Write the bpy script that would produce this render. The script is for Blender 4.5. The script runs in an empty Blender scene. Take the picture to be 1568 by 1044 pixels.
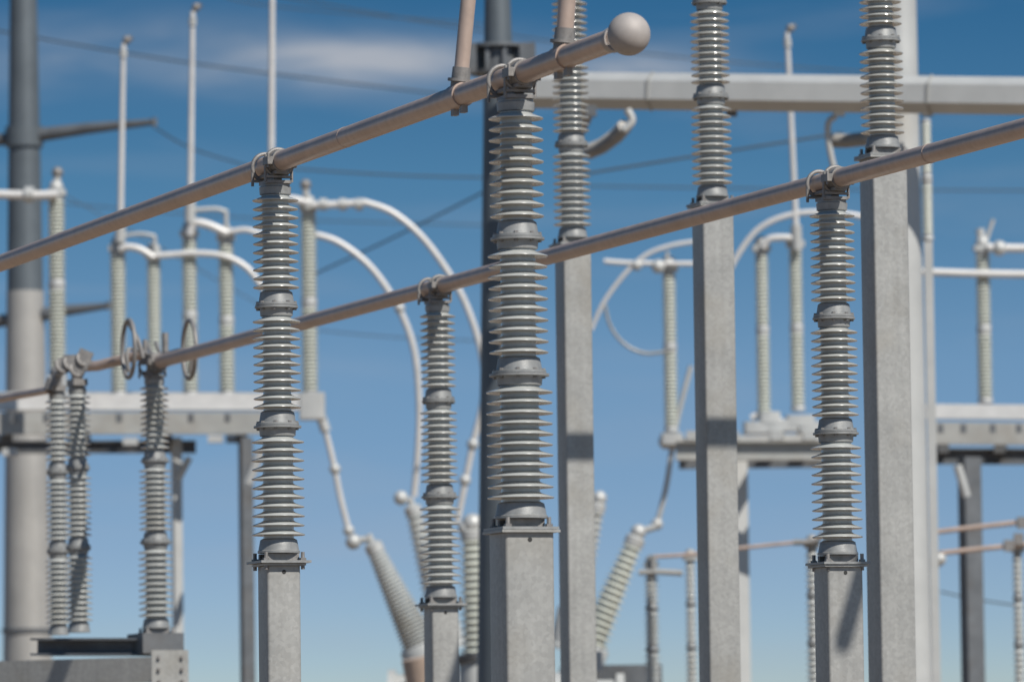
import bpy, math, random
from mathutils import Vector, Matrix
random.seed(4)
R_=math.radians
scene=bpy.context.scene

# ------------------------------------------------------------------ camera
LENS=200.0; F=LENS/36.0*1568.0
CAMZ=1.6
camd=bpy.data.cameras.new("camera"); cam=bpy.data.objects.new("camera",camd)
scene.collection.objects.link(cam); scene.camera=cam
camd.lens=LENS; camd.sensor_width=36.0; camd.clip_start=0.5; camd.clip_end=20000
CM=Matrix.Translation((0,0,CAMZ))@Matrix.Rotation(R_(90+4.39),4,'X')@Matrix.Rotation(R_(-0.75),4,'Z')
cam.matrix_world=CM
camd.dof.use_dof=True; camd.dof.focus_distance=32.0; camd.dof.aperture_fstop=3.1; camd.dof.aperture_blades=9
CI=CM.inverted(); C0=Vector((0,0,CAMZ))

def P(u,v,d):
    return CM@Vector(((u-784)/F*d,-(v-522)/F*d,-d))
def Pz(u,v,z):
    r=P(u,v,1.0)-C0
    return C0+r*((z-CAMZ)/r.z)
def proj(p):
    q=CI@Vector(p); d=-q.z
    return (784+q.x/d*F, 522-q.y/d*F, d)
def Zat(x,y,v):
    a=0.0;b=8.0
    for _ in range(4):
        va=proj((x,y,a))[1]; vb=proj((x,y,b))[1]
        if abs(va-vb)<1e-6: break
        n=a+(v-va)*(b-a)/(vb-va); a,b=b,n
    return b

# ------------------------------------------------------------------ materials
def mat(name,col,rough=0.5,metal=0.0,var=0.15,scale=6.0,spangle=0.0,bump=0.0,spscale=60,coat=0.0,streak=0.0,dirt=None):
    m=bpy.data.materials.new(name); m.use_nodes=True
    nt=m.node_tree; N=nt.nodes; L=nt.links
    b=N["Principled BSDF"]; b.inputs["Roughness"].default_value=rough; b.inputs["Metallic"].default_value=metal
    b.inputs["Coat Weight"].default_value=coat; b.inputs["Coat Roughness"].default_value=0.12
    tc0=N.new("ShaderNodeTexCoord"); oi=N.new("ShaderNodeObjectInfo")
    om=N.new("ShaderNodeMath"); om.operation='MULTIPLY'; om.inputs[1].default_value=37.0; L.new(oi.outputs["Random"],om.inputs[0])
    va=N.new("ShaderNodeVectorMath"); va.operation='ADD'; L.new(tc0.outputs["Object"],va.inputs[0]); L.new(om.outputs[0],va.inputs[1])
    VEC=va.outputs[0]
    no=N.new("ShaderNodeTexNoise"); no.inputs["Scale"].default_value=scale; no.inputs["Detail"].default_value=6; no.inputs["Roughness"].default_value=0.65
    L.new(VEC,no.inputs["Vector"])
    rmp=N.new("ShaderNodeMapRange"); rmp.inputs["From Min"].default_value=0.3; rmp.inputs["From Max"].default_value=0.7
    rmp.inputs["To Min"].default_value=1-var; rmp.inputs["To Max"].default_value=1+var
    L.new(no.outputs["Fac"],rmp.inputs["Value"])
    fac=rmp.outputs[0]
    if spangle>0:
        vo=N.new("ShaderNodeTexVoronoi"); vo.inputs["Scale"].default_value=spscale
        L.new(VEC,vo.inputs["Vector"])
        sp=N.new("ShaderNodeSeparateColor"); L.new(vo.outputs["Color"],sp.inputs[0])
        m2=N.new("ShaderNodeMapRange"); m2.inputs["To Min"].default_value=1-spangle; m2.inputs["To Max"].default_value=1+spangle
        L.new(sp.outputs[0],m2.inputs["Value"])
        mu=N.new("ShaderNodeMath"); mu.operation='MULTIPLY'; L.new(fac,mu.inputs[0]); L.new(m2.outputs[0],mu.inputs[1]); fac=mu.outputs[0]
    if streak>0:
        mp=N.new("ShaderNodeMapping"); mp.inputs["Scale"].default_value=(22,22,0.9); L.new(VEC,mp.inputs[0])
        n3=N.new("ShaderNodeTexNoise"); n3.inputs["Scale"].default_value=1.0; n3.inputs["Detail"].default_value=4; L.new(mp.outputs[0],n3.inputs["Vector"])
        m3=N.new("ShaderNodeMapRange"); m3.inputs["From Min"].default_value=0.35; m3.inputs["From Max"].default_value=0.7
        m3.inputs["To Min"].default_value=1-streak; m3.inputs["To Max"].default_value=1+streak; L.new(n3.outputs["Fac"],m3.inputs["Value"])
        mu=N.new("ShaderNodeMath"); mu.operation='MULTIPLY'; L.new(fac,mu.inputs[0]); L.new(m3.outputs[0],mu.inputs[1]); fac=mu.outputs[0]
    vm=N.new("ShaderNodeVectorMath"); vm.operation='SCALE'; vm.inputs[0].default_value=col[:3]
    L.new(fac,vm.inputs["Scale"]); out=vm.outputs[0]
    if dirt:
        n4=N.new("ShaderNodeTexNoise"); n4.inputs["Scale"].default_value=2.3; n4.inputs["Detail"].default_value=8; L.new(VEC,n4.inputs["Vector"])
        m4=N.new("ShaderNodeMapRange"); m4.inputs["From Min"].default_value=0.5; m4.inputs["From Max"].default_value=0.75; m4.inputs["To Max"].default_value=0.6
        L.new(n4.outputs["Fac"],m4.inputs["Value"])
        mx=N.new("ShaderNodeMix"); mx.data_type='RGBA'; L.new(m4.outputs[0],mx.inputs[0]); L.new(out,mx.inputs[6]); mx.inputs[7].default_value=(*dirt,1); out=mx.outputs[2]
    L.new(out,b.inputs["Base Color"])
    r2=N.new("ShaderNodeMapRange"); r2.inputs["To Min"].default_value=rough-0.08; r2.inputs["To Max"].default_value=rough+0.1
    L.new(no.outputs["Fac"],r2.inputs["Value"]); L.new(r2.outputs[0],b.inputs["Roughness"])
    if bump>0:
        bp=N.new("ShaderNodeBump"); bp.inputs["Strength"].default_value=bump; bp.inputs["Distance"].default_value=0.004
        nb=N.new("ShaderNodeTexNoise"); nb.inputs["Scale"].default_value=scale*12; L.new(VEC,nb.inputs["Vector"])
        L.new(nb.outputs["Fac"],bp.inputs["Height"]); L.new(bp.outputs[0],b.inputs["Normal"])
    return m
GALV=mat("galvanized_steel",(.34,.34,.325),.45,.25,.09,2.5,.09,0,48,streak=.06,dirt=(.28,.26,.22))
GALVL=mat("galvanized_steel_light",(.47,.475,.46),.45,.2,.08,2)
GALVM=mat("galvanized_steel_dull",(.36,.36,.34),.5,.2,.12,2,dirt=(.28,.255,.22))
GALVD=mat("weathered_steel",(.13,.14,.15),.55,.3,.2,4,.05,dirt=(.11,.095,.08))
PORC=mat("grey_porcelain",(.45,.465,.45),.20,0,.08,9,coat=.7,dirt=(.36,.345,.30))
PORCB=mat("pale_grey_porcelain",(.53,.55,.49),.3,0,.06,5,coat=.4)
ALU=mat("weathered_aluminium",(.48,.375,.315),.38,.3,.12,7,.0,0,streak=.05,dirt=(.38,.28,.22))
BALL=mat("cast_aluminium_ball",(.36,.33,.31),.6,.1,.10,14,dirt=(.28,.25,.22))
ALUW=mat("bright_aluminium",(.62,.61,.59),.45,.2,.08,5)
CAST=mat("cast_fitting",(.24,.23,.22),.5,.3,.25,20,bump=.3)
CAPM=mat("insulator_cap",(.28,.285,.28),.42,.25,.18,16,bump=.2)
HOLE=mat("dark_hole",(.03,.03,.03),.8,0,.1,8)
CONC=mat("concrete",(.38,.36,.33),.85,0,.15,8,bump=.3)
TANK=mat("tank_paint",(.40,.41,.40),.45,0,.08,3)
RUST=mat("tan_primer_paint",(.44,.34,.27),.6,0,.15,5)
WIRE=mat("overhead_wire",(.06,.075,.085),.6,.3,.1,2)
POLED=mat("pole_weathered_shaded",(.11,.13,.145),.5,.25,.12,1.5,streak=.06)  # weathered mid pole; on the left pole this dark tone paints shade
STRING=mat("polymer_string",(.34,.33,.31),.4,.1,.1,6)

# ------------------------------------------------------------------ mesh builder
class MB:
    def __init__(s): s.v=[];s.f=[];s.m=[];s.mats=[]
    def mi(s,m):
        if m not in s.mats: s.mats.append(m)
        return s.mats.index(m)
    def add(s,vs,fs,m,M=None):
        o=len(s.v); k=s.mi(m)
        for v in vs: s.v.append(tuple(M@Vector(v)) if M is not None else tuple(v))
        for f in fs: s.f.append([i+o for i in f]); s.m.append(k)
    def lathe(s,prof,m,M=None,seg=32):
        vs=[];fs=[]
        n=len(prof)
        for r,z in prof:
            for i in range(seg):
                a=2*math.pi*i/seg; vs.append((r*math.cos(a),r*math.sin(a),z))
        for j in range(n-1):
            for i in range(seg):
                k=(i+1)%seg
                fs.append((j*seg+i,(j+1)*seg+i,(j+1)*seg+k,j*seg+k))
        fs.append([i for i in range(seg)]); fs.append([(n-1)*seg+i for i in reversed(range(seg))])
        s.add(vs,fs,m,M)
    def cyl(s,p0,p1,r0,m,r1=None,seg=20):
        p0=Vector(p0);p1=Vector(p1);d=p1-p0
        M=Matrix.Translation(p0)@d.to_track_quat('Z','Y').to_matrix().to_4x4()
        L=d.length; r1=r0 if r1 is None else r1
        s.lathe([(r1,L),(r0,0)],m,M,seg)
    def box(s,c,size,m,M=None,bev=0.0):
        x,y,z=[a/2 for a in size]; cx,cy,cz=c
        b=min(bev,x*.45,y*.45)
        if b>0:
            out=[]
            for sx,sy,a0 in((1,1,0),(-1,1,90),(-1,-1,180),(1,-1,270)):
                for k in range(4):
                    a=R_(a0+k*30); out.append((cx+sx*(x-b)+b*math.cos(a),cy+sy*(y-b)+b*math.sin(a)))
        else: out=[(cx+x,cy+y),(cx-x,cy+y),(cx-x,cy-y),(cx+x,cy-y)]
        n=len(out)
        vs=[(a,b2,cz-z) for a,b2 in out]+[(a,b2,cz+z) for a,b2 in out]
        fs=[list(reversed(range(n))),list(range(n,2*n))]+[(i,(i+1)%n,(i+1)%n+n,i+n) for i in range(n)]
        s.add(vs,fs,m,M)
    def beam(s,p0,p1,w,h,m,bev=0.0):
        p0=Vector(p0);p1=Vector(p1);d=p1-p0
        x=d.normalized(); y=Vector((0,0,1)).cross(x).normalized(); z=x.cross(y)
        M=Matrix((( *x,0),(*y,0),(*z,0),(0,0,0,1))).transposed(); M.translation=(p0+p1)/2
        s.box((0,0,0),(d.length,w,h),m,M,bev)
    def ibeam(s,p0,p1,w,h,m,t=0.02):
        p0=Vector(p0);p1=Vector(p1); up=Vector((0,0,1))
        s.beam(p0+up*(h/2-t/2),p1+up*(h/2-t/2),w,t,m); s.beam(p0-up*(h/2-t/2),p1-up*(h/2-t/2),w,t,m)
        s.beam(p0,p1,t,h-2*t-.002,m)
    def tube(s,pts,r,m,seg=14,smooth=0):
        pts=[Vector(p) for p in pts]
        if smooth and len(pts)>2:
            q=[]
            for i in range(len(pts)-1):
                a=pts[max(i-1,0)];b=pts[i];c=pts[i+1];d=pts[min(i+2,len(pts)-1)]
                for k in range(smooth):
                    t=k/smooth
                    q.append(.5*((2*b)+(c-a)*t+(2*a-5*b+4*c-d)*t*t+(-a+3*b-3*c+d)*t**3))
            q.append(pts[-1]); pts=q
        n=len(pts); up=None; vs=[];fs=[]
        for i,p in enumerate(pts):
            t=(pts[min(i+1,n-1)]-pts[max(i-1,0)]).normalized()
            if up is None:
                up=Vector((0,0,1)) if abs(t.z)<.9 else Vector((1,0,0))
            x=(up-t*up.dot(t)).normalized(); y=t.cross(x); up=x
            rr=r[i] if isinstance(r,list) else r
            for k in range(seg):
                a=2*math.pi*k/seg; vs.append(p+(x*math.cos(a)+y*math.sin(a))*rr)
        for i in range(n-1):
            for k in range(seg):
                l=(k+1)%seg; fs.append((i*seg+k,i*seg+l,(i+1)*seg+l,(i+1)*seg+k))
        fs.append(list(reversed(range(seg)))); fs.append([(n-1)*seg+k for k in range(seg)])
        s.add(vs,fs,m)
    def torus(s,c,axis,Rm,r,m,seg=36,ms=10,sx=1.0):
        q=Vector(axis).to_track_quat('Z','Y').to_matrix().to_4x4(); M=Matrix.Translation(c)@q
        vs=[];fs=[]
        for i in range(seg):
            a=2*math.pi*i/seg
            for k in range(ms):
                b=2*math.pi*k/ms; rr=Rm+r*math.cos(b)
                vs.append((rr*math.cos(a)*sx,rr*math.sin(a),r*math.sin(b)))
        for i in range(seg):
            for k in range(ms):
                i2=(i+1)%seg;k2=(k+1)%ms
                fs.append((i*ms+k,i2*ms+k,i2*ms+k2,i*ms+k2))
        s.add(vs,fs,m,M)
    def sphere(s,c,r,m,seg=32):
        n=seg//2; s.lathe([(max(r*math.sin(math.pi*i/n),1e-4),r*math.cos(math.pi*i/n)) for i in range(n+1)],m,Matrix.Translation(c),seg)
    def bolt(s,p,axis,r,h,m):
        p=Vector(p);a=Vector(axis).normalized(); s.cyl(p,p+a*h,r,m,seg=6)
    def build(s,name,origin=None):
        me=bpy.data.meshes.new(name)
        o=Vector(origin) if origin is not None else Vector((0,0,0))
        me.from_pydata([tuple(Vector(v)-o) for v in s.v],[],s.f)
        for m in s.mats: me.materials.append(m)
        me.polygons.foreach_set("material_index",s.m)
        me.polygons.foreach_set("use_smooth",[True]*len(s.f))
        me.set_sharp_from_angle(angle=R_(38))
        me.update()
        ob=bpy.data.objects.new(name,me); ob.location=o
        scene.collection.objects.link(ob); return ob

# insulator: local z up from 0 to H
def insulator(mb,M,H,units,Rs,spacing=.051,seg=40,core=.58,por=PORC,cap=CAPM,bolts=True):
    z=0.0
    nu=len(units)
    for i,fr in enumerate(units):
        h=H*fr; z0=z; z1=z+h; R=Rs[i]; rc=R*core
        fb=.80*R if i==0 else .90*R
        ft=.64*R if i==nu-1 else .90*R
        g=.0015
        ch=min(.085,h*.13)
        mb.lathe([(rc*1.04,z0+ch),(rc*1.20,z0+ch-.008),(rc*1.30,z0+.03),(rc*1.32,z0+.018),(fb,z0+.014),(fb,z0+g)],cap,M,seg)
        ct=ch*.75
        mb.lathe([(ft,z1-g),(ft,z1-.013),(rc*1.2,z1-.017),(rc*1.16,z1-ct+.006),(rc*1.03,z1-ct)],cap,M,seg)
        a=z0+ch; b=z1-ct; n=max(3,int(round((b-a)/spacing))); sp=(b-a)/n
        pr=[(rc,b+.004)]
        for k in range(n):
            zt=b-k*sp
            rr=R*(1.0 if k%2==0 else .985)
            pr+=[(rc,zt-sp*.06),(rc+(rr-rc)*.18,zt-sp*.20),(rr-.005,zt-sp*.50),(rr-.001,zt-sp*.54),(rr,zt-sp*.60),(rr-.003,zt-sp*.66),(rc+(rr-rc)*.5,zt-sp*.52),(rc+(rr-rc)*.12,zt-sp*.56),(rc,zt-sp*.68)]
        pr.append((rc,a-.004))
        mb.lathe(pr,por,M,seg)
        if bolts and i>0:
            for k in range(8):
                an=2*math.pi*(k+.5)/8; c=(math.cos(an)*.80*R,math.sin(an)*.80*R,z0-.026)
                vs=[];r=.011
                for q in range(6): vs.append((c[0]+r*math.cos(q*1.047),c[1]+r*math.sin(q*1.047),c[2]))
                for q in range(6): vs.append((c[0]+r*math.cos(q*1.047),c[1]+r*math.sin(q*1.047),c[2]+.052))
                mb.add(vs,[list(range(5,-1,-1)),list(range(6,12))]+[(q,(q+1)%6,(q+1)%6+6,q+6) for q in range(6)],CAST,M)
        z=z1

def frameM(x,y,z,ang): return Matrix.Translation((x,y,z))@Matrix.Rotation(ang,4,'Z')

# ------------------------------------------------------------------ main rows
HT=3.56; ZT=CAMZ+HT; ZB=ZT-2.30      # tube axis height, insulator base height
A1=Pz(421,250,ZT); A3=Pz(789,116,ZT)
B0=Pz(236,556,ZT); B1=Pz(670,439,ZT); B2=Pz(1273,276,ZT)
dA=(A3-A1); dA.z=0; dA.normalize()
dB=(B2-B0); dB.z=0; dB.normalize()
t=(B1-B0).dot(dB); B1=B0+dB*t
angA=math.atan2(dA.y,dA.x); angB=math.atan2(dB.y,dB.x)
RT=.057

def post_insulator(p,ang,Rs,name="post_insulator",base_z=ZB,clamp=True,seg=48,units=(.345,.325,.33),H=2.13,tube_z=ZT,spacing=.051):
    mb=MB(); M=frameM(p.x,p.y,base_z,ang)
    b0=.045
    mb.box((0,0,-.006),(.30,.30,.014),CAPM,M)
    for sx in(-1,1):
        mb.box((sx*.06,0,.022),(.03,.2,.042),CAST,M)
        for sy in(-1,1):
            mb.cyl(M@Vector((sx*.11,sy*.11,-.05)),M@Vector((sx*.11,sy*.11,.05)),.011,CAST,seg=8)
            mb.cyl(M@Vector((sx*.11,sy*.11,.002)),M@Vector((sx*.11,sy*.11,.016)),.02,CAST,seg=6)
    insulator(mb,M@Matrix.Translation((0,0,b0)),H,units,Rs,seg=seg,spacing=spacing)
    if clamp:
        zt=b0+H; za=tube_z-base_z
        mb.box((.0,0,zt+.009),(.19,.15,.018),CAST,M,.02)
        mb.box((-.02,0,(zt+.02+za-RT-.004)/2),(.15,.05,za-RT-.008-zt-.02),CAST,M)
        mb.box((-.03,0,za-RT-.008),(.34,.085,.018),CAST,M,.01)
        for xo,rr in((-.19,.012),(.07,.012)):
            c=M@Vector((xo,0,za)); ax=M.to_3x3()@Vector((1,0,0))
            mb.torus(c-Vector((0,0,.006)),ax,RT+.022,rr,CAST)
            mb.box((xo,0,za-RT-.030),(.035,.16,.014),CAST,M)
            for sy in(-1,1):
                mb.cyl(M@Vector((xo,sy*(RT+.022),za-RT-.06)),M@Vector((xo,sy*(RT+.022),za-.03)),.009,CAST,seg=8)
        mb.cyl(M@Vector((.06,0,za)),M@Vector((.16,0,za)),RT+.009,CAST,seg=24)
        for sy in(-1,1):
            mb.box((.11,sy*(RT+.02),za),(.10,.03,.045),CAST,M)
            for xo in(.085,.135):
                mb.cyl(M@Vector((xo,sy*(RT+.024),za-.04)),M@Vector((xo,sy*(RT+.024),za+.04)),.009,CAST,seg=8)
    return mb.build(name,(p.x,p.y,base_z))

def column(p,ang,w,ztop,name="steel_column",zbot=0.0,m=GALV):
    mb=MB(); M=frameM(p.x,p.y,0,ang)
    mb.box((0,0,(ztop-.014+zbot)/2),(w,w,ztop-.014-zbot-.004),m,M,.016)
    mb.box((0,0,ztop-.0075),(w+.05,w+.05,.013),m,M)
    mb.cyl(M@Vector((w/2-.01,0,ztop-.05)),M@Vector((w/2+.002,0,ztop-.05)),.012,HOLE,seg=12)
    mb.cyl(M@Vector((0,w/2+.008,.2)),M@Vector((0,w/2+.008,ztop-.1)),.006,CAST,seg=6)
    mb.box((0,0,.135),(w+.22,w+.22,.03),m,M)
    mb.box((0,0,.03),(w+.45,w+.45,.18),CONC,M)
    for sx in(-1,1):
        for sy in(-1,1):
            mb.cyl(M@Vector((sx*(w/2+.07),sy*(w/2+.07),.14)),M@Vector((sx*(w/2+.07),sy*(w/2+.07),.21)),.015,CAST,seg=6)
    return mb.build(name,(p.x,p.y,0))

post_insulator(A1,angA,(.153,.139,.134)); column(A1,angA,.20,ZB-.014)
post_insulator(A3,angA,(.170,.153,.140),spacing=.054); column(A3,angA,.26,ZB-.014)
post_insulator(B1,angB,(.150,.136,.130)); column(B1,angB,.205,ZB-.014)
post_insulator(B2,angB,(.153,.142,.136)); column(B2,angB,.228,ZB-.014)
post_insulator(B0,angB,(.150,.138,.125))

# tall row
ZTB=CAMZ+4.13
T1=Pz(877,374,ZTB); T2=Pz(1091,312,ZTB); T3=Pz(1352,238,ZTB)
dT=(T3-T1); dT.z=0; dT.normalize(); angT=math.atan2(dT.y,dT.x)
for p,w in((T1,.228),(T2,.24),(T3,.25)):
    post_insulator(p,angT,(.148,.143,.138),base_z=ZTB,tube_z=ZTB+2.3); column(p,angT,w,ZTB-.014)

# ------------------------------------------------------------------ tubes
def along(p0,d,u,z):
    lo,hi=-60.0,24.0
    for _ in range(60):
        mid=(lo+hi)/2
        if proj(p0+d*mid)[0]<u: lo=mid
        else: hi=mid
    return p0+d*lo
mb=MB()
Aend=along(A3,dA,944,ZT); Ast=A1-dA*26
mb.tube([Ast,A1,A3,Aend],RT,ALU,seg=32)
ball=along(A3,dA,963,ZT); mb.sphere(ball,.104,BALL,seg=40)
mb.cyl(Aend-dA*.05,Aend,RT+.006,BALL,seg=32)
for u in(530,):
    c=along(A3,dA,u,ZT); mb.cyl(c-dA*.006,c+dA*.006,RT+.0015,ALU,seg=32)
for u0,v0,u1,v1,r in((703,140,717,0,.040),(862,86,869,0,.043)):
    c=along(A3,dA,u0,ZT)
    d=proj(c)[2]
    topd=P(u1,v1,d)-c; topd.normalize()
    mb.cyl(c-dA*.07,c+dA*.07,RT+.008,ALU,seg=24)
    mb.cyl(c,c+topd*.15,r+.012,CAST,seg=20,r1=r+.008)
    mb.cyl(c+topd*.075,c+topd*.09,r+.028,CAST,seg=20)
    mb.cyl(c+topd*.1,c+topd*3.2,r,ALU,seg=24)
    for sx in(-1,1):
        mb.box((0,0,0),(.05,.03,.05),CAST,Matrix.Translation(c+dA*.07*sx+Vector((0,0,-RT-.014)))@Matrix.Rotation(angA,4,'Z'))
mb.build("aluminium_bus_tube",A3)
mb=MB()
Bend=B2+dB*14; mb.tube([B0+dB*.2,B1,B2,Bend],RT*.98,ALU,seg=32)
c=along(B2,dB,1424,ZT); mb.cyl(c-dB*.008,c+dB*.008,RT+.001,ALU,seg=32)
mb.build("aluminium_bus_tube",B2)

# ------------------------------------------------------------------ sun direction and the high bus, plus unseen taps added to cast shadow bands
SUN_AZ=Vector((.60,-.80,0)).normalized(); ELEV=45.0
S=(SUN_AZ*math.cos(R_(ELEV))+Vector((0,0,math.sin(R_(ELEV))))).normalized()
nT=dT; rT=Vector((-dT.y,dT.x,0))
if rT.x<0: rT=-rT
ZH=ZTB+2.30
mb=MB()
mb.tube([T1-dT*1.2,T1,T3,T3+dT*9],RT,ALU,seg=24)
mb.sphere(T1-dT*1.25,.1,ALU)
mb.v=[(v[0],v[1],v[2]+(ZH-ZTB)) for v in mb.v]
for p,v,w in((T1,684,.228),(T2,662,.24)):
    fc=p+nT*(w/2); q=Vector((fc.x,fc.y,Zat(fc.x,fc.y,v)))
    k=(ZH-q.z)/S.z; h=q+S*k
    off=(h-p).dot(nT); b=p+nT*off; b.z=ZH
    mb.cyl(b+rT*.03,b+rT*2.6,.076,ALU,seg=20)
    mb.cyl(b-nT*.1,b+nT*.1,RT+.016,CAST,seg=20)
mb.build("aluminium_bus_tube",T2)

# ------------------------------------------------------------------ left switch group
def M_at(p,ang=0): return frameM(p.x,p.y,p.z,ang)
mb=MB()
def bstack(mb,u,vt,vb,d,w,units=(.52,.48),por=PORCB,seg=22,spacing=.055,bolts=False,core=.72,taper=.96):
    b=P(u,vb,d); zt=Zat(b.x,b.y,vt); H=zt-b.z; R=w/2*d/F
    Rs=[R*(taper**i) for i in range(len(units))]
    insulator(mb,M_at(b),H,units,Rs,spacing,seg,core,por,GALVL if por is PORCB else CAPM,bolts)
    return Vector((b.x,b.y,zt))
U3=(.345,.325,.33)
d120=proj(B0)[2]*1.005; d88=d120*1.03
t120=bstack(mb,121,592,968,d120,44,U3,PORC,36,.05,True,.58)
t88=bstack(mb,90,600,972,d88,40,U3,PORC,36,.05,True,.58)
def fit(mb,p,s=1.0,m=CAST):
    mb.box((0,0,.03*s),(.2*s,.12*s,.05*s),m,Matrix.Translation(p)@Matrix.Rotation(angB,4,'Z'),.01)
    mb.cyl(p+Vector((0,0,.05*s)),p+Vector((0,0,.16*s)),.045*s,m,seg=16)
    mb.sphere(p+Vector((0,0,.17*s)),.06*s,m,seg=16)
fit(mb,t120,1.1); fit(mb,t88,1.0)
a=t120+Vector((0,0,.17)); b=t88+Vector((0,0,.15))
mb.tube([a,a+Vector((-.10,.3,.03)),b],.035,CAST,smooth=5)
e=P(222,541,d120*.995)
mb.tube([a,P(150,560,d120),e],.045,ALU,seg=18)
for k,(u,v,l) in enumerate(((108,556,.14),(128,550,.16),(118,566,.1),(96,560,.12))):
    q=P(u,v,d120*.99); mb.torus(q,Vector((.3,-.5,.2)),.055,.02,CAST,seg=20,ms=8); mb.box((0,0,0),(.12,.05,l),CAST,Matrix.Translation(q)@Matrix.Rotation(.4*k,4,'Y'))
for u,v in((75,597),(82,590)):
    q=P(u,v,d88); mb.cyl(q,q+Vector((.03,0,.1)),.045,CAST,seg=12)
mb.tube([b,P(75,597,d88*1.0),P(30,605,d88*1.02),P(-60,622,d88*1.05)],.034,ALU,seg=14)
j=Vector((B0.x,B0.y,ZT))
rB=Vector((-dB.y,dB.x,0)); rB=rB if rB.x>0 else -rB
mb.box((0,0,0),(.34,.16,.07),CAST,Matrix.Translation(j+Vector((0,0,.03)))@Matrix.Rotation(angB,4,'Z'),.02)
for sy in(-.09,.02,.1):
    mb.tube([j+rB*sy+Vector((0,0,.0)),j+rB*sy-dB*.2+Vector((0,0,.12)),j+rB*sy-dB*.3+Vector((0,0,.2))],.018,CAST,smooth=3,seg=8)
mb.cyl(j+rB*.1+Vector((0,0,0)),j+rB*.1+Vector((0,0,.26)),.028,CAST,seg=10)
mb.cyl(j-rB*.08+Vector((0,0,0)),j-rB*.08+Vector((0,0,.2)),.02,CAST,seg=10)
for u,v,dd in((197,534,d120*.99),(290,535,d120*.985)):
    q=P(u,v,dd); mb.torus(q,(rB+dB*.05),.245,.019,CAST,seg=40,ms=10,sx=1.0)
    mb.tube([q-Vector((0,0,.2)),q+Vector((0,0,0)),j+Vector((0,0,.05))],.016,CAST,smooth=3,seg=8)
q=P(208,530,d120*.99)
mb.tube([q+Vector((-.06,0,.2)),q+Vector((.02,0,.05)),q+Vector((0.06,0,-.1))],.018,CAST,smooth=4,seg=8)
mb.build("disconnect_switch",B0)

mb=MB()
dp=d120
mb.ibeam(P(58,990,dp),P(232,990,dp*.992),.30,.15,GALVD)
mb.box((0,0,0),(.36,.5,.17),GALVD,Matrix.Translation(P(238,985,dp*.993))@Matrix.Rotation(angB+R_(90),4,'Z'))
p0=P(-220,1030,dp*1.02); p1=P(256,1024,dp*.98); p0.z=p1.z
mb.beam(p0,p1,.24,.21,GALV,.02)
q=P(260,1024,dp*.975)
mb.box((0,0,0),(.02,.32,.32),GALV,Matrix.Translation(q)@Matrix.Rotation(angB,4,'Z'))
for sy in(-.1,.1):
    for sz in(-.1,0,.1):
        mb.bolt(q+rB*sy+Vector((0,0,sz)),dB,.016,.04,CAST)
for uu in(-200,120):
    c=P(uu,1060,dp*1.0); z1=Zat(c.x,c.y,1048)
    mb.box((0,0,z1/2),(.22,.22,z1),GALV,Matrix.Translation((c.x,c.y,0))@Matrix.Rotation(angB,4,'Z'),.015)
mb.build("switch_support_frame",P(100,1020,dp))

# ------------------------------------------------------------------ background : tubular poles
def pole(u0,v0,w0,u1,v1,w1,d,m,name,split=None,m2=None,extras=None,seg=24):
    mb=MB(); b=P(u1,v1,d); zt=Zat(b.x,b.y,v0); r0=w0/2*d/F; r1=w1/2*d/F
    top=zt+ (2.0 if v0<=0 else 0); k=(r0-r1)/(zt-b.z)
    rf=lambda z: r1+k*(z-b.z)
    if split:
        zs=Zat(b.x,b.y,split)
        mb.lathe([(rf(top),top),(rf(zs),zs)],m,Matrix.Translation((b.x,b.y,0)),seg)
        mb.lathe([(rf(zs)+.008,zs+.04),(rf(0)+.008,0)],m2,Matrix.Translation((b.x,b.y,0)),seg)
    else: mb.lathe([(rf(top),top),(rf(0),0)],m,Matrix.Translation((b.x,b.y,0)),seg)
    mb.lathe([(rf(0)+.2,.06),(rf(0)+.2,0)],m,Matrix.Translation((b.x,b.y,0)),seg)
    if extras: extras(mb,b,rf)
    return mb.build(name,(b.x,b.y,0))
def ex_left(mb,b,rf):
    d=90
    for (va,ub,vb,hh) in((210,236,187,.16),(486,166,468,.05)):
        z=Zat(b.x,b.y,va)
        if hh>.1: mb.lathe([(rf(z)+.05,z+hh),(rf(z)+.05,z-hh)],POLED,Matrix.Translation((b.x,b.y,0)),20)
        c=Vector((b.x,b.y,z)); e=P(ub,vb,d)
        mb.tube([c,c.lerp(e,.5)+Vector((0,0,.02)),e],[.12,.09,.05],GALVD,seg=12)
        mb.cyl(e-Vector((0,0,.06)),e+Vector((0,0,.06)),.05,GALVD,seg=10)
        mb.tube([c,c+(c-e).normalized()*.9],.1,GALVD,seg=12)
    z=Zat(b.x,b.y,965); mb.lathe([(rf(z)+.04,z+.03),(rf(z)+.04,z-.03)],GALVD,Matrix.Translation((b.x,b.y,0)),20)
POLEL=mat("pole_galvanized_lit",(.35,.34,.32),.5,.2,.1,1.5,streak=.05)
pole(35,0,42,42,960,72,90,POLED,"transmission_pole",450,POLEL,ex_left)  # shade painted into the upper part's colour, lower part in the lit tone
def ex_mid(mb,b,rf):
    z=Zat(b.x,b.y,92); M=Matrix.Translation((b.x,b.y,0))
    mb.lathe([(rf(z)+.15,z+.17),(rf(z)+.15,z+.13)],GALVD,M,20); mb.lathe([(rf(z)+.15,z-.13),(rf(z)+.15,z-.17)],GALVD,M,20)
    mb.lathe([(rf(z)+.05,z+.12),(rf(z)+.05,z-.12)],GALVD,M,20)
    for k in range(8):
        a=k*math.pi/4+.3; mb.box((math.cos(a)*(rf(z)+.09),math.sin(a)*(rf(z)+.09),z),(.05,.05,.26),GALVD,M)
    for s in(-1,1):
        c=Vector((b.x+s*(rf(z)+.17),b.y-.1,z)); mb.box((0,0,0),(.18,.2,.34),GALVD,Matrix.Translation(c))
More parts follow.
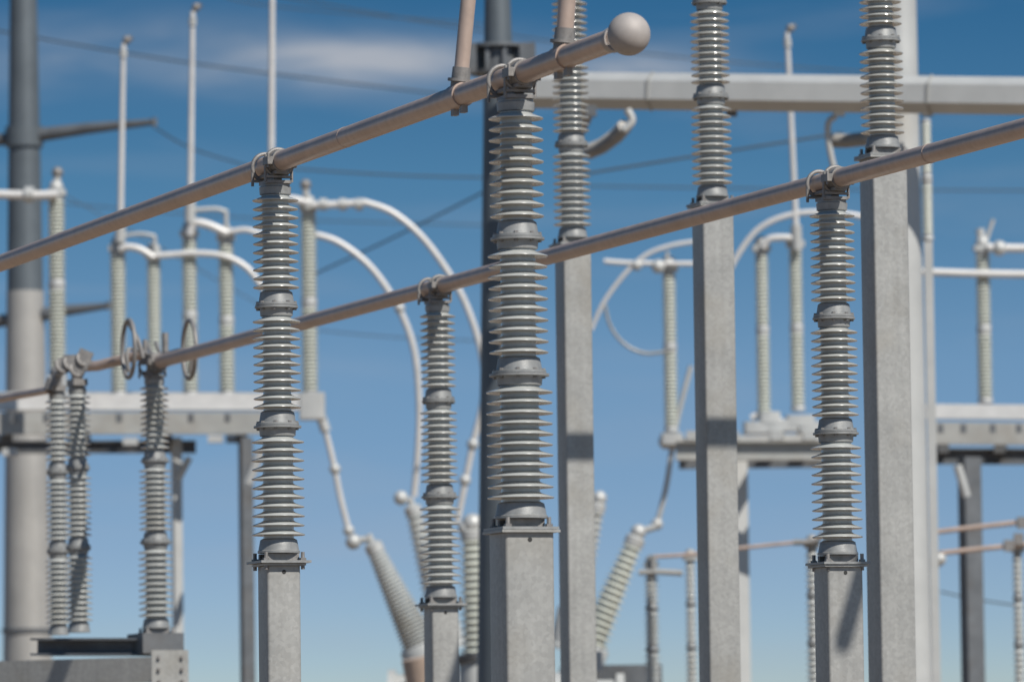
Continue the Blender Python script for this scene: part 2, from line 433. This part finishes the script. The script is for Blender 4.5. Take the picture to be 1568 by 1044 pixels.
pole(783,0,40,772,800,78,64,POLED,"tower_pole",None,None,ex_mid)
pole(1377,0,58,1392,960,66,62,GALVL,"tower_pole")

mb=MB()
p0=P(812,138,63); p1=P(1700,149,61)
mb.tube([p0,p1],.205,GALVL,seg=6)
for u in(1003,1432):
    t=(u-812)/(1700-812); c=p0.lerp(p1,t); d=(p1-p0).normalized(); mb.tube([c-d*.012,c+d*.012],.222,GALVM,seg=6)
mb.cyl(p0-(p1-p0).normalized()*.05,p0,.26,GALVD,seg=16)
mb.cyl(P(785,138,64),p0,.15,GALVD,seg=12)
for u in(905,1120,1285,1420):
    q=P(u,170,62.4); mb.box((0,0,0),(.12,.1,.12),GALVD,Matrix.Translation(q))
mb.build("tubular_cross_beam",p0)

# strain strings
def strain(pts,d,w,name="strain_insulator_string",m=STRING):
    mb=MB(); p=[P(u,v,d+k*.2) for k,(u,v) in enumerate(pts)]
    mb.tube(p,.05,m,smooth=6,seg=10)
    q=[]
    n=22
    for i in range(n+1):
        t=i/n*(len(p)-1); k=min(int(t),len(p)-2); q.append(p[k].lerp(p[k+1],t-k))
    for i in range(1,n):
        ax=(q[i+1]-q[i-1]).normalized(); r=w/2*d/F
        mb.tube([q[i]-ax*.012,q[i],q[i]+ax*.012],[r*.9,r,r*.7],m,seg=14)
    mb.build(name,p[0])
strain([(958,192),(944,208),(922,224),(898,234)],62,24)
strain([(900,168),(890,190),(880,210)],63,24)
strain([(1335,212),(1315,214),(1296,216),(1276,216)],62,22)
mb=MB()
mb.tube([P(960,168,62),P(968,185,62),P(955,200,62)],.045,GALVL,smooth=4,seg=10)
mb.tube([P(1280,178,62),P(1268,190,62),P(1270,225,62),P(1278,262,62)],.035,GALVL,smooth=4,seg=10)
mb.build("jumper_loop",P(960,168,62))
mb=MB(); tp=bstack(mb,1421,182,370,66,19,(.5,.5)); 
b=P(1421,370,66); mb.box((0,0,b.z/2),(.1,.1,b.z-.01),GALVL,Matrix.Translation((b.x,b.y,0)))
mb.build("post_insulator",b)

# ------------------------------------------------------------------ background switches (left)
DB=80.0
def clampfit(mb,p,s=1.0,m=GALVL):
    mb.box((0,0,.04*s),(.26*s,.22*s,.08*s),m,Matrix.Translation(p),.02)
    mb.sphere(p+Vector((0,0,.12*s)),.10*s,m,seg=14)
def pipe(mb,pts,w,m=ALUW,smooth=6,d=DB):
    q=[P(x[0],x[1],x[2] if len(x)>2 else d) for x in pts]
    mb.tube(q,w/2*d/F,m,seg=12,smooth=smooth if len(q)>2 else 0)
def rod(mb,u0,v0,u1,v1,d=DB,w=9):
    b=P(u1,v1,d); t=P(u0,v0,d); r=w/2*d/F
    mb.tube([b,b.lerp(t,.5),t],[r*1.1,r,r*.85],ALUW,seg=12)
    mb.sphere(t+Vector((.05,0,.06)),.06,CAST,seg=12); mb.cyl(t,t+Vector((.12,0,.1)),.035,CAST,seg=8)
    c=b.lerp(t,.93); mb.cyl(c,c+(t-b).normalized()*.12,r*1.3,GALVL,seg=12)
    mb.cyl(b-(t-b).normalized()*.1,b+(t-b).normalized()*.25,r*1.9,GALVL,seg=12)

mb=MB()
a=bstack(mb,182,385,608,DB,27,(1.0,)); b=bstack(mb,237,395,608,DB,24,(1.0,),)
for p in(a,b): clampfit(mb,p)
pipe(mb,[(183,382),(195,378),(215,382),(236,395)],11); pipe(mb,[(185,362),(215,358),(238,362)],6,GALVL); pipe(mb,[(237,392),(237,362)],6,GALVL)
pipe(mb,[(238,392),(300,388),(345,393),(380,412),(408,450)],10)
rod(mb,189,68,184,360)
mb.build("disconnect_switch",a)
mb=MB()
a=bstack(mb,292,362,608,DB,27,(.5,.5)); b=bstack(mb,348,368,608,DB,27,(.48,.52))
for p in(a,b): clampfit(mb,p)
pipe(mb,[(290,360),(297,342),(320,345),(348,358)],13); pipe(mb,[(348,356),(375,352),(400,358),(430,362)],9); pipe(mb,[(295,322),(330,320),(348,325)],7,GALVL); pipe(mb,[(347,360),(346,322)],7,GALVL)
rod(mb,295,18,291,330)
mb.build("disconnect_switch",a)
mb=MB()
a=bstack(mb,475,322,608,DB,28,(.5,.5)); b=bstack(mb,420,322,608,DB,27,(.5,.5))
for p in(a,b): clampfit(mb,p)
pipe(mb,[(420,318),(440,305),(475,312)],13)
pipe(mb,[(478,314),(520,313),(560,310)],12)
for u in(495,525,550):
    c=P(u,313,DB); mb.cyl(c-Vector((.05,0,0)),c+Vector((.05,0,0)),.085,GALVL,seg=12)
mb.cyl(P(470,320,DB),P(468,283,DB),.05,GALVL,seg=8); mb.sphere(P(468,283,DB),.08,CAST,seg=12)
rod(mb,417,-40,415,300,w=10)
mb.build("disconnect_switch",a)
mb=MB()
a=bstack(mb,88,300,575,DB*.97,30,(.5,.5)); clampfit(mb,a)
mb.cyl(a,a+Vector((.02,0,.3)),.05,GALVL,seg=10); mb.sphere(a+Vector((.02,0,.32)),.08,CAST,seg=12)
pipe(mb,[(88,298),(40,299),(-80,295)],14,d=DB*.97); c=P(45,298,DB*.97); mb.cyl(c-Vector((.06,0,0)),c+Vector((.06,0,0)),.11,GALVL,seg=12)
b=P(88,575,DB*.97); zb=Zat(b.x,b.y,612)
mb.box((0,0,(zb+b.z)/2),(.25,.25,b.z-zb),GALVL,Matrix.Translation((b.x,b.y,0)))
mb.build("post_insulator",a)

# jumpers
def joint(mb,u,v,r=.085,d=DB):
    mb.sphere(P(u,v,d),r,GALVL,seg=12)
mb=MB()
pipe(mb,[(556,309),(600,325),(645,362),(685,415),(715,470),(738,545),(740,610),(724,680),(712,740),(700,800)],10)
for (u,v) in((724,680),(712,735)): joint(mb,u,v)
mb.build("conductor_jumper",P(640,360,DB))
mb=MB()
pipe(mb,[(478,358),(520,372),(570,412),(612,475),(635,540),(642,620),(640,690),(634,760)],10,ALUW,6,DB*1.04)
joint(mb,612,472,.08,DB*1.04)
mb.build("conductor_jumper",P(600,450,DB))
mb=MB()
pipe(mb,[(486,625),(497,655),(512,715),(522,765),(537,822)],9)
for (u,v) in((513,718),(534,812)): joint(mb,u,v,.08)
mb.cyl(P(488,628,DB),P(499,660,DB),.075,GALVL,seg=12)
mb.build("conductor_jumper",P(500,700,DB))
mb=MB()
pipe(mb,[(1058,560),(1040,630),(1030,680),(1020,745),(1006,802)],8,GALVL)
for (u,v) in((1030,680),(1006,802)): joint(mb,u,v)
mb.build("conductor_jumper",P(1020,700,DB))
mb=MB()
pipe(mb,[(905,505),(925,462),(958,418),(990,390),(1028,376),(1065,370)],7)
pipe(mb,[(925,462),(935,500),(958,528),(990,541),(1030,536)],5,GALV)
mb.build("conductor_jumper",P(950,420,DB))
mb=MB()
pipe(mb,[(1110,430),(1130,390),(1160,352),(1200,332),(1250,325),(1320,332),(1350,350)],9)
mb.build("conductor_jumper",P(1200,330,DB))

# platform left
def legs(mb,lst,vt,d,m=GALVL,w=.17):
    for u in lst:
        c=P(u,vt,d); mb.box((0,0,c.z/2),(w,w,c.z),m,Matrix.Translation((c.x,c.y,0))@Matrix.Rotation(angA,4,'Z'),.01)
        mb.box((0,0,.05),(.6,.6,.2),CONC,Matrix.Translation((c.x,c.y,0)))
mb=MB()
mb.beam(P(-300,616,DB*.985),P(492,616,DB*.985),.30,.22,ALUW)
mb.beam(P(-300,610,DB*1.035),P(470,612,DB*1.035),.18,.2,GALVL)
mb.beam(P(-300,648,DB*.982),P(450,648,DB*.982),.14,.30,GALVM)
mb.ibeam(P(-300,684,DB*1.03),P(300,684,DB*1.03),.2,.18,GALVD)
for u in(-120,10,130,255,370):
    mb.beam(P(u,672,DB*.985),P(u-16,672,DB*1.06),.16,.12,GALVD)
for u in(20,70,182,237,292,348,420):
    c=P(u,640,DB*.978); mb.box((0,0,0),(.08,.06,.12),GALVD,Matrix.Translation(c))
for u,v in((15,692),(120,676),(200,676),(330,672)):
    c=P(u,v,DB*.98); mb.box((0,0,0),(.2,.2,.10),GALVL,Matrix.Translation(c))
mb.box((0,0,0),(.35,.4,.36),GALVL,Matrix.Translation(P(478,622,DB*.972)),.03)
legs(mb,(270,),670,DB*.99,GALVL,.13); legs(mb,(376,),670,DB*.98,GALVD,.17); legs(mb,(-150,),670,DB*.99)
mb.tube([P(290,700,DB*.98),P(272,735,DB*.98)],.05,GALVD,seg=8); mb.tube([P(400,690,DB*.97),P(380,740,DB*.97)],.06,GALVL,seg=8)
mb.build("switch_platform",P(200,640,DB))

# ------------------------------------------------------------------ background right
mb=MB()
a=bstack(mb,1170,385,640,DB,24,(.52,.48)); b=bstack(mb,1222,378,630,DB,24,(.5,.5))
for p in(a,b): clampfit(mb,p)
pipe(mb,[(1168,380),(1178,366),(1205,364),(1224,368)],11)
rod(mb,1205,50,1220,372)
for u,v,s in((1160,655,.4),(1178,640,.3),(1195,652,.5),(1225,645,.4),(1240,655,.35)):
    mb.box((0,0,0),(s,.4,.16),GALVL,Matrix.Translation(P(u,v,DB)),.05)
mb.tube([P(1150,640,DB),P(1175,632,DB),P(1205,650,DB),P(1235,640,DB)],.05,ALUW,smooth=5,seg=8)
mb.build("disconnect_switch",a)
mb=MB()
a=bstack(mb,1028,415,662,DB,24,(.52,.48)); clampfit(mb,a)
pipe(mb,[(925,400),(970,403),(1062,404)],8); pipe(mb,[(1020,405),(1022,385)],6,GALVL); joint(mb,975,406,.08); joint(mb,1008,408,.1)
mb.box((0,0,0),(.3,.3,.16),GALVL,Matrix.Translation(P(1028,672,DB)),.04); mb.sphere(P(1020,676,DB),.11,GALVL,seg=12)
mb.build("disconnect_switch",a)
mb=MB()
a=bstack(mb,1509,385,618,DB,26,(.48,.52)); clampfit(mb,a)
mb.cyl(a,a+Vector((-.03,0,.32)),.06,GALVL,seg=8); mb.cyl(a,a+Vector((.16,0,.45)),.03,GALVL,seg=8)
pipe(mb,[(1512,379),(1540,380),(1640,381)],13); joint(mb,1530,380,.11)
pipe(mb,[(1410,416),(1500,419),(1640,421)],12)
mb.build("disconnect_switch",a)
mb=MB()
mb.beam(P(1416,630,DB*.98),P(1800,633,DB*.98),.2,.2,ALUW)
mb.beam(P(1420,663,DB*.975),P(1800,666,DB*.975),.14,.30,GALVM)
mb.ibeam(P(1422,698,DB*1.0),P(1800,700,DB*1.0),.22,.22,GALVD)
mb.beam(P(1445,685,DB*.98),P(1440,690,DB*1.05),.15,.14,GALVD)
mb.beam(P(1530,685,DB*.98),P(1535,690,DB*1.05),.15,.14,GALVD)
for u in(1440,1475,1520,1560):
    mb.box((0,0,0),(.08,.06,.12),GALVD,Matrix.Translation(P(u,656,DB*.97)))
legs(mb,(1427,),700,DB*1.0,GALVL,.10)
legs(mb,(1484,),700,DB*.97,GALVD,.25)
mb.tube([P(1466,712,DB*.96),P(1480,760,DB*.96)],.06,GALVL,seg=8)
legs(mb,(1700,),700,DB)
mb.build("switch_platform",P(1500,660,DB))
mb=MB()
mb.ibeam(P(1035,690,DB*.97),P(1270,690,DB*.97),.25,.26,GALVM)
mb.beam(P(1040,680,DB*1.03),P(1280,672,DB*1.03),.25,.18,GALVL)
mb.beam(P(1040,708,DB*1.03),P(1280,705,DB*1.03),.25,.18,GALVD)
for u in(1060,1120,1190,1240): mb.beam(P(u,666,DB*.97),P(u+4,668,DB*1.05),.16,.12,GALVL)
legs(mb,(1122,),704,DB*.985,GALVL,.32)
mb.build("switch_platform",P(1150,690,DB))

# ------------------------------------------------------------------ circuit breaker
mb=MB()
def bushing(ub,vb,ut,vt,d0,d1,wb,wt,m=PORCB,sp=.05,rel=.80):
    b=P(ub,vb,d0); t=P(ut,vt,d1); ax=t-b; L=ax.length
    M=Matrix.Translation(b)@ax.to_track_quat('Z','Y').to_matrix().to_4x4()
    rb=wb/2*d0/F; rt=wt/2*d1/F; n=int(L/sp); pr=[(rt*.7,L)]
    for k in range(n):
        z=L-(k+.2)*L/n; rr=rt+(rb-rt)*(k/n)
        pr+=[(rr*rel,z),(rr,z-sp*.4),(rr,z-sp*.54),(rr*(rel+.02),z-sp*.46)]
    pr.append((rb*.8,0)); mb.lathe(pr,m,M,24)
    mb.lathe([(rb*1.0,-.0),(rb*1.12,-.04),(rb*1.12,-.5),(rb*1.3,-.52),(rb*1.3,-.58)],TANK,M,24)
    mb.lathe([(rt*.5,L+.12),(rt*.95,L+.08),(rt*.95,L-.02)],GALVL,M,20)
    mb.cyl(M@Vector((0,0,L+.08)),M@Vector((0,0,L+.22)),.045,GALVL,seg=10)
    return M@Vector((0,0,L+.16)),b
D1=72
e,b1=bushing(642,985,575,842,D1,D1,60,30,PORC); mb.cyl(e,P(538,828,D1),.045,GALVL,seg=10); mb.sphere(P(541,829,D1),.1,GALVL,seg=12)
e,b2=bushing(906,985,970,832,D1,D1,54,32,PORCB,.085,.70); mb.cyl(e,P(1005,806,D1),.045,GALVL,seg=10); mb.sphere(e,.1,GALVL,seg=12)
e,b3=bushing(730,1000,724,822,D1-3,D1-3,50,40,PORCB,.085,.70); mb.sphere(e,.13,GALVL,seg=12); mb.sphere(P(712,808,D1-3),.09,GALVL,seg=12)
e,b4=bushing(672,930,634,785,D1+5,D1+5,46,28,PORC,.085,.70); mb.cyl(e,P(612,760,D1+5),.04,GALVL,seg=10); mb.sphere(P(614,762,D1+5),.1,GALVL,seg=12)
e,b5=bushing(880,930,914,780,D1+5,D1+5,46,26,PORC,.085,.7); mb.sphere(e,.1,GALVL,seg=12)
zt=P(640,1075,D1).z
for (pa,pb,dd) in((b1,b2,D1),(b4,b5,D1+5)):
    x0=Vector((pa.x+.15,pa.y,zt)); x1=Vector((pb.x-.15,pb.y,zt))
    mb.cyl(x0-Vector((.5,0,0)),x1+Vector((.5,0,0)),.36,TANK,seg=28)
    mb.cyl(x0-Vector((.55,0,0)),x0-Vector((.45,0,0)),.42,TANK,seg=28); mb.cyl(x1+Vector((.45,0,0)),x1+Vector((.55,0,0)),.42,TANK,seg=28)
    for q in(x0,x1): mb.box((0,0,(zt-.36)/2),(.15,.2,zt-.36),GALV,Matrix.Translation((q.x,q.y,0)))
mb.cyl(P(738,1095,D1-3),P(731,1000,D1-3),.22,RUST,seg=20); mb.cyl(P(733,1006,D1-3),P(730,996,D1-3),.28,GALVD,seg=20)
mb.cyl(P(650,1005,D1-.8),P(664,1080,D1-.8),.29,RUST,seg=20)
mb.box((0,0,0),(.85,.6,.5),GALVD,Matrix.Translation(P(962,1048,D1)),.03)
mb.box((0,0,0),(.12,.3,.25),GALVL,Matrix.Translation(P(915,1012,D1-1)),.03)
mb.build("circuit_breaker",(b1.x,b1.y,0))

# ------------------------------------------------------------------ lower right bus supports
def small_post(u,vt,vb,d,w,name="post_insulator",por=PORCB,arm=None):
    mb=MB(); a=bstack(mb,u,vt,vb,d,w,(.34,.33,.33),por,20,.07,core=.6); clampfit(mb,a,.7,GALVM)
    b=P(u,vb,d); mb.box((0,0,b.z/2),(.22,.22,b.z-.004),GALVL,Matrix.Translation((b.x,b.y,0)))
    if arm: arm(mb,a)
    mb.build(name,b)
small_post(1000,868,1060,70,26,por=PORC,arm=lambda mb,a:(pipe(mb,[(978,876),(1010,875),(1045,877)],9,GALV,d=70),pipe(mb,[(1000,875),(1000,850)],9,GALV,d=70),pipe(mb,[(998,852),(1060,848),(1140,838),(1240,828)],6,ALU,d=70)))
small_post(1060,858,1060,72,20,por=PORC)
small_post(1247,838,1060,66,24,por=PORC,arm=lambda mb,a:(pipe(mb,[(1215,830),(1247,828),(1262,815)],9,CAST,d=66)))
small_post(1432,868,1080,70,16,arm=lambda mb,a:mb.sphere(P(1438,855,70),.09,GALVL,seg=12))
mb=MB()
pipe(mb,[(1425,815),(1500,806),(1620,793)],8,ALU,d=70); pipe(mb,[(1425,848),(1500,840),(1620,828)],8,ALU,d=70)
for u,v in((1435,853),(1560,825),(1545,835),(1565,800)):
    mb.box((0,0,0),(.12,.12,.14),CAST,Matrix.Translation(P(u,v,70)))
mb.build("aluminium_bus_tube",P(1500,806,70))
small_post(1562,845,1060,70,20,por=PORC)

# ------------------------------------------------------------------ overhead wires
def wire(pts,d0=110,d1=None,r=.012,name="overhead_wire"):
    mb=MB(); d1=d1 or d0; n=len(pts)-1
    mb.tube([P(u,v,d0+(d1-d0)*i/n) for i,(u,v) in enumerate(pts)],r,WIRE,seg=8,smooth=8 if n>1 else 0)
    mb.build(name,P(*pts[0],d0))
wire([(-20,45),(300,98),(740,152)],110,120,.018)
wire([(400,-10),(720,45),(1060,90),(1600,130)],140,150,.018)
wire([(236,195),(300,230),(420,265)],95,100,.014)
wire([(440,258),(600,268),(740,272)],100,100,.016)
wire([(470,425),(600,365),(745,292)],95,90,.016)
wire([(860,272),(1060,240),(1290,204)],80,85,.018)
wire([(900,285),(1250,290),(1600,292)],120,120,.016)
wire([(-20,300),(350,332),(745,345)],150,150,.016)
wire([(480,505),(600,516),(745,522)],120,120,.012)
wire([(330,-10),(420,10),(740,38)],150,150,.016)
wire([(100,300),(230,370),(420,480)],130,130,.012)
wire([(1440,905),(1500,918),(1600,932)],90,90,.014)

# ------------------------------------------------------------------ ground
mb=MB(); G=9000
mb.add([(-G,-G,0),(G,-G,0),(G,G,0),(-G,G,0)],[(0,1,2,3)],mat("desert_gravel",(.25,.19,.135),.9,0,.25,.6,.2,0,25))
mb.build("ground")

# ------------------------------------------------------------------ world and sun
w=bpy.data.worlds.new("World"); scene.world=w; w.use_nodes=True
nt=w.node_tree; N=nt.nodes; L=nt.links; bg=N["Background"]
sky=N.new("ShaderNodeTexSky"); sky.sky_type='NISHITA'; sky.sun_disc=False
sky.sun_elevation=R_(ELEV); sky.sun_rotation=math.atan2(S.x,S.y)
sky.air_density=1.0; sky.dust_density=.3; sky.ozone_density=2.0; sky.altitude=1500
tc=N.new("ShaderNodeTexCoord")
def math_(op,a,b=None):
    n=N.new("ShaderNodeMath"); n.operation=op
    for i,x in enumerate((a,b)):
        if x is None: continue
        if isinstance(x,(int,float)): n.inputs[i].default_value=x
        else: L.new(x,n.inputs[i])
    return n.outputs[0]
sx=N.new("ShaderNodeSeparateXYZ"); L.new(tc.outputs["Generated"],sx.inputs[0])
X,Y,Z=sx.outputs
z2=math_('ADD',math_('MULTIPLY',Z,4.2),-.02)
cx=N.new("ShaderNodeCombineXYZ"); L.new(X,cx.inputs[0]); L.new(Y,cx.inputs[1]); L.new(z2,cx.inputs[2])
nm=N.new("ShaderNodeVectorMath"); nm.operation='NORMALIZE'; L.new(cx.outputs[0],nm.inputs[0]); L.new(nm.outputs[0],sky.inputs[0])
rp=N.new("ShaderNodeValToRGB"); L.new(math_('DIVIDE',Z,.16),rp.inputs[0])
cr=rp.color_ramp; cr.elements[0].position=.08; cr.elements[0].color=(.70,.71,.74,1); cr.elements[1].position=.88; cr.elements[1].color=(.34,.95,1.10,1)
for ps,co in((.25,(.92,.93,.92,1)),(.45,(1.05,1.22,1.16,1)),(.66,(.72,1.20,1.18,1))):
    e_=cr.elements.new(ps); e_.color=co
tint=N.new("ShaderNodeVectorMath"); tint.operation='MULTIPLY'; L.new(sky.outputs[0],tint.inputs[0]); L.new(rp.outputs[0],tint.inputs[1])
def noise(vx,vz,sc):
    c=N.new("ShaderNodeCombineXYZ"); L.new(math_('MULTIPLY',X,vx),c.inputs[0]); L.new(math_('MULTIPLY',Z,vz),c.inputs[2]); L.new(Y,c.inputs[1])
    n=N.new("ShaderNodeTexNoise"); n.inputs["Scale"].default_value=sc; n.inputs["Detail"].default_value=5; n.inputs["Roughness"].default_value=.5; n.inputs["Distortion"].default_value=.4
    L.new(c.outputs[0],n.inputs["Vector"]); return n.outputs["Fac"]
nz=noise(30,130,1.3)
def gauss(x0,z0,wx,wz,tilt):
    dx=math_('SUBTRACT',X,x0); dz=math_('ADD',math_('SUBTRACT',Z,z0),math_('MULTIPLY',dx,tilt))
    a=math_('POWER',math_('ABSOLUTE',math_('DIVIDE',dx,wx)),2.0); b=math_('POWER',math_('ABSOLUTE',math_('DIVIDE',dz,wz)),2.0)
    return math_('EXPONENT',math_('MULTIPLY',math_('ADD',a,b),-1.0))
g=math_('ADD',gauss(-.026,.1255,.027,.0042,-.04),math_('MULTIPLY',gauss(.026,.1235,.014,.003,.0),.9))
g=math_('ADD',g,math_('MULTIPLY',gauss(-.07,.128,.03,.006,-.05),.35))
mr=N.new("ShaderNodeMapRange"); mr.inputs["From Min"].default_value=.35; mr.inputs["From Max"].default_value=.7; L.new(nz,mr.inputs["Value"])
c1=math_('MULTIPLY',math_('MULTIPLY',g,math_('ADD',mr.outputs[0],.4)),.85)
mr2=N.new("ShaderNodeMapRange"); mr2.inputs["From Min"].default_value=.5; mr2.inputs["From Max"].default_value=.8; mr2.inputs["To Max"].default_value=.2; L.new(noise(12,70,1.1),mr2.inputs["Value"])
cl=N.new("ShaderNodeClamp"); L.new(math_('ADD',c1,mr2.outputs[0]),cl.inputs[0])
mx=N.new("ShaderNodeMix"); mx.data_type='RGBA'; L.new(cl.outputs[0],mx.inputs[0]); L.new(tint.outputs[0],mx.inputs[6]); mx.inputs[7].default_value=(4.3,4.7,5.4,1)
L.new(mx.outputs[2],bg.inputs[0]); bg.inputs[1].default_value=.09
sd=bpy.data.lights.new("sun",'SUN'); sd.energy=5.0; sd.angle=R_(.5); sd.color=(1,.95,.88)
so=bpy.data.objects.new("sun",sd); scene.collection.objects.link(so); so.rotation_euler=S.to_track_quat('Z','Y').to_euler(); so.location=(10,-10,30)
scene.view_settings.view_transform='Standard'; scene.view_settings.look='None'; scene.view_settings.exposure=0
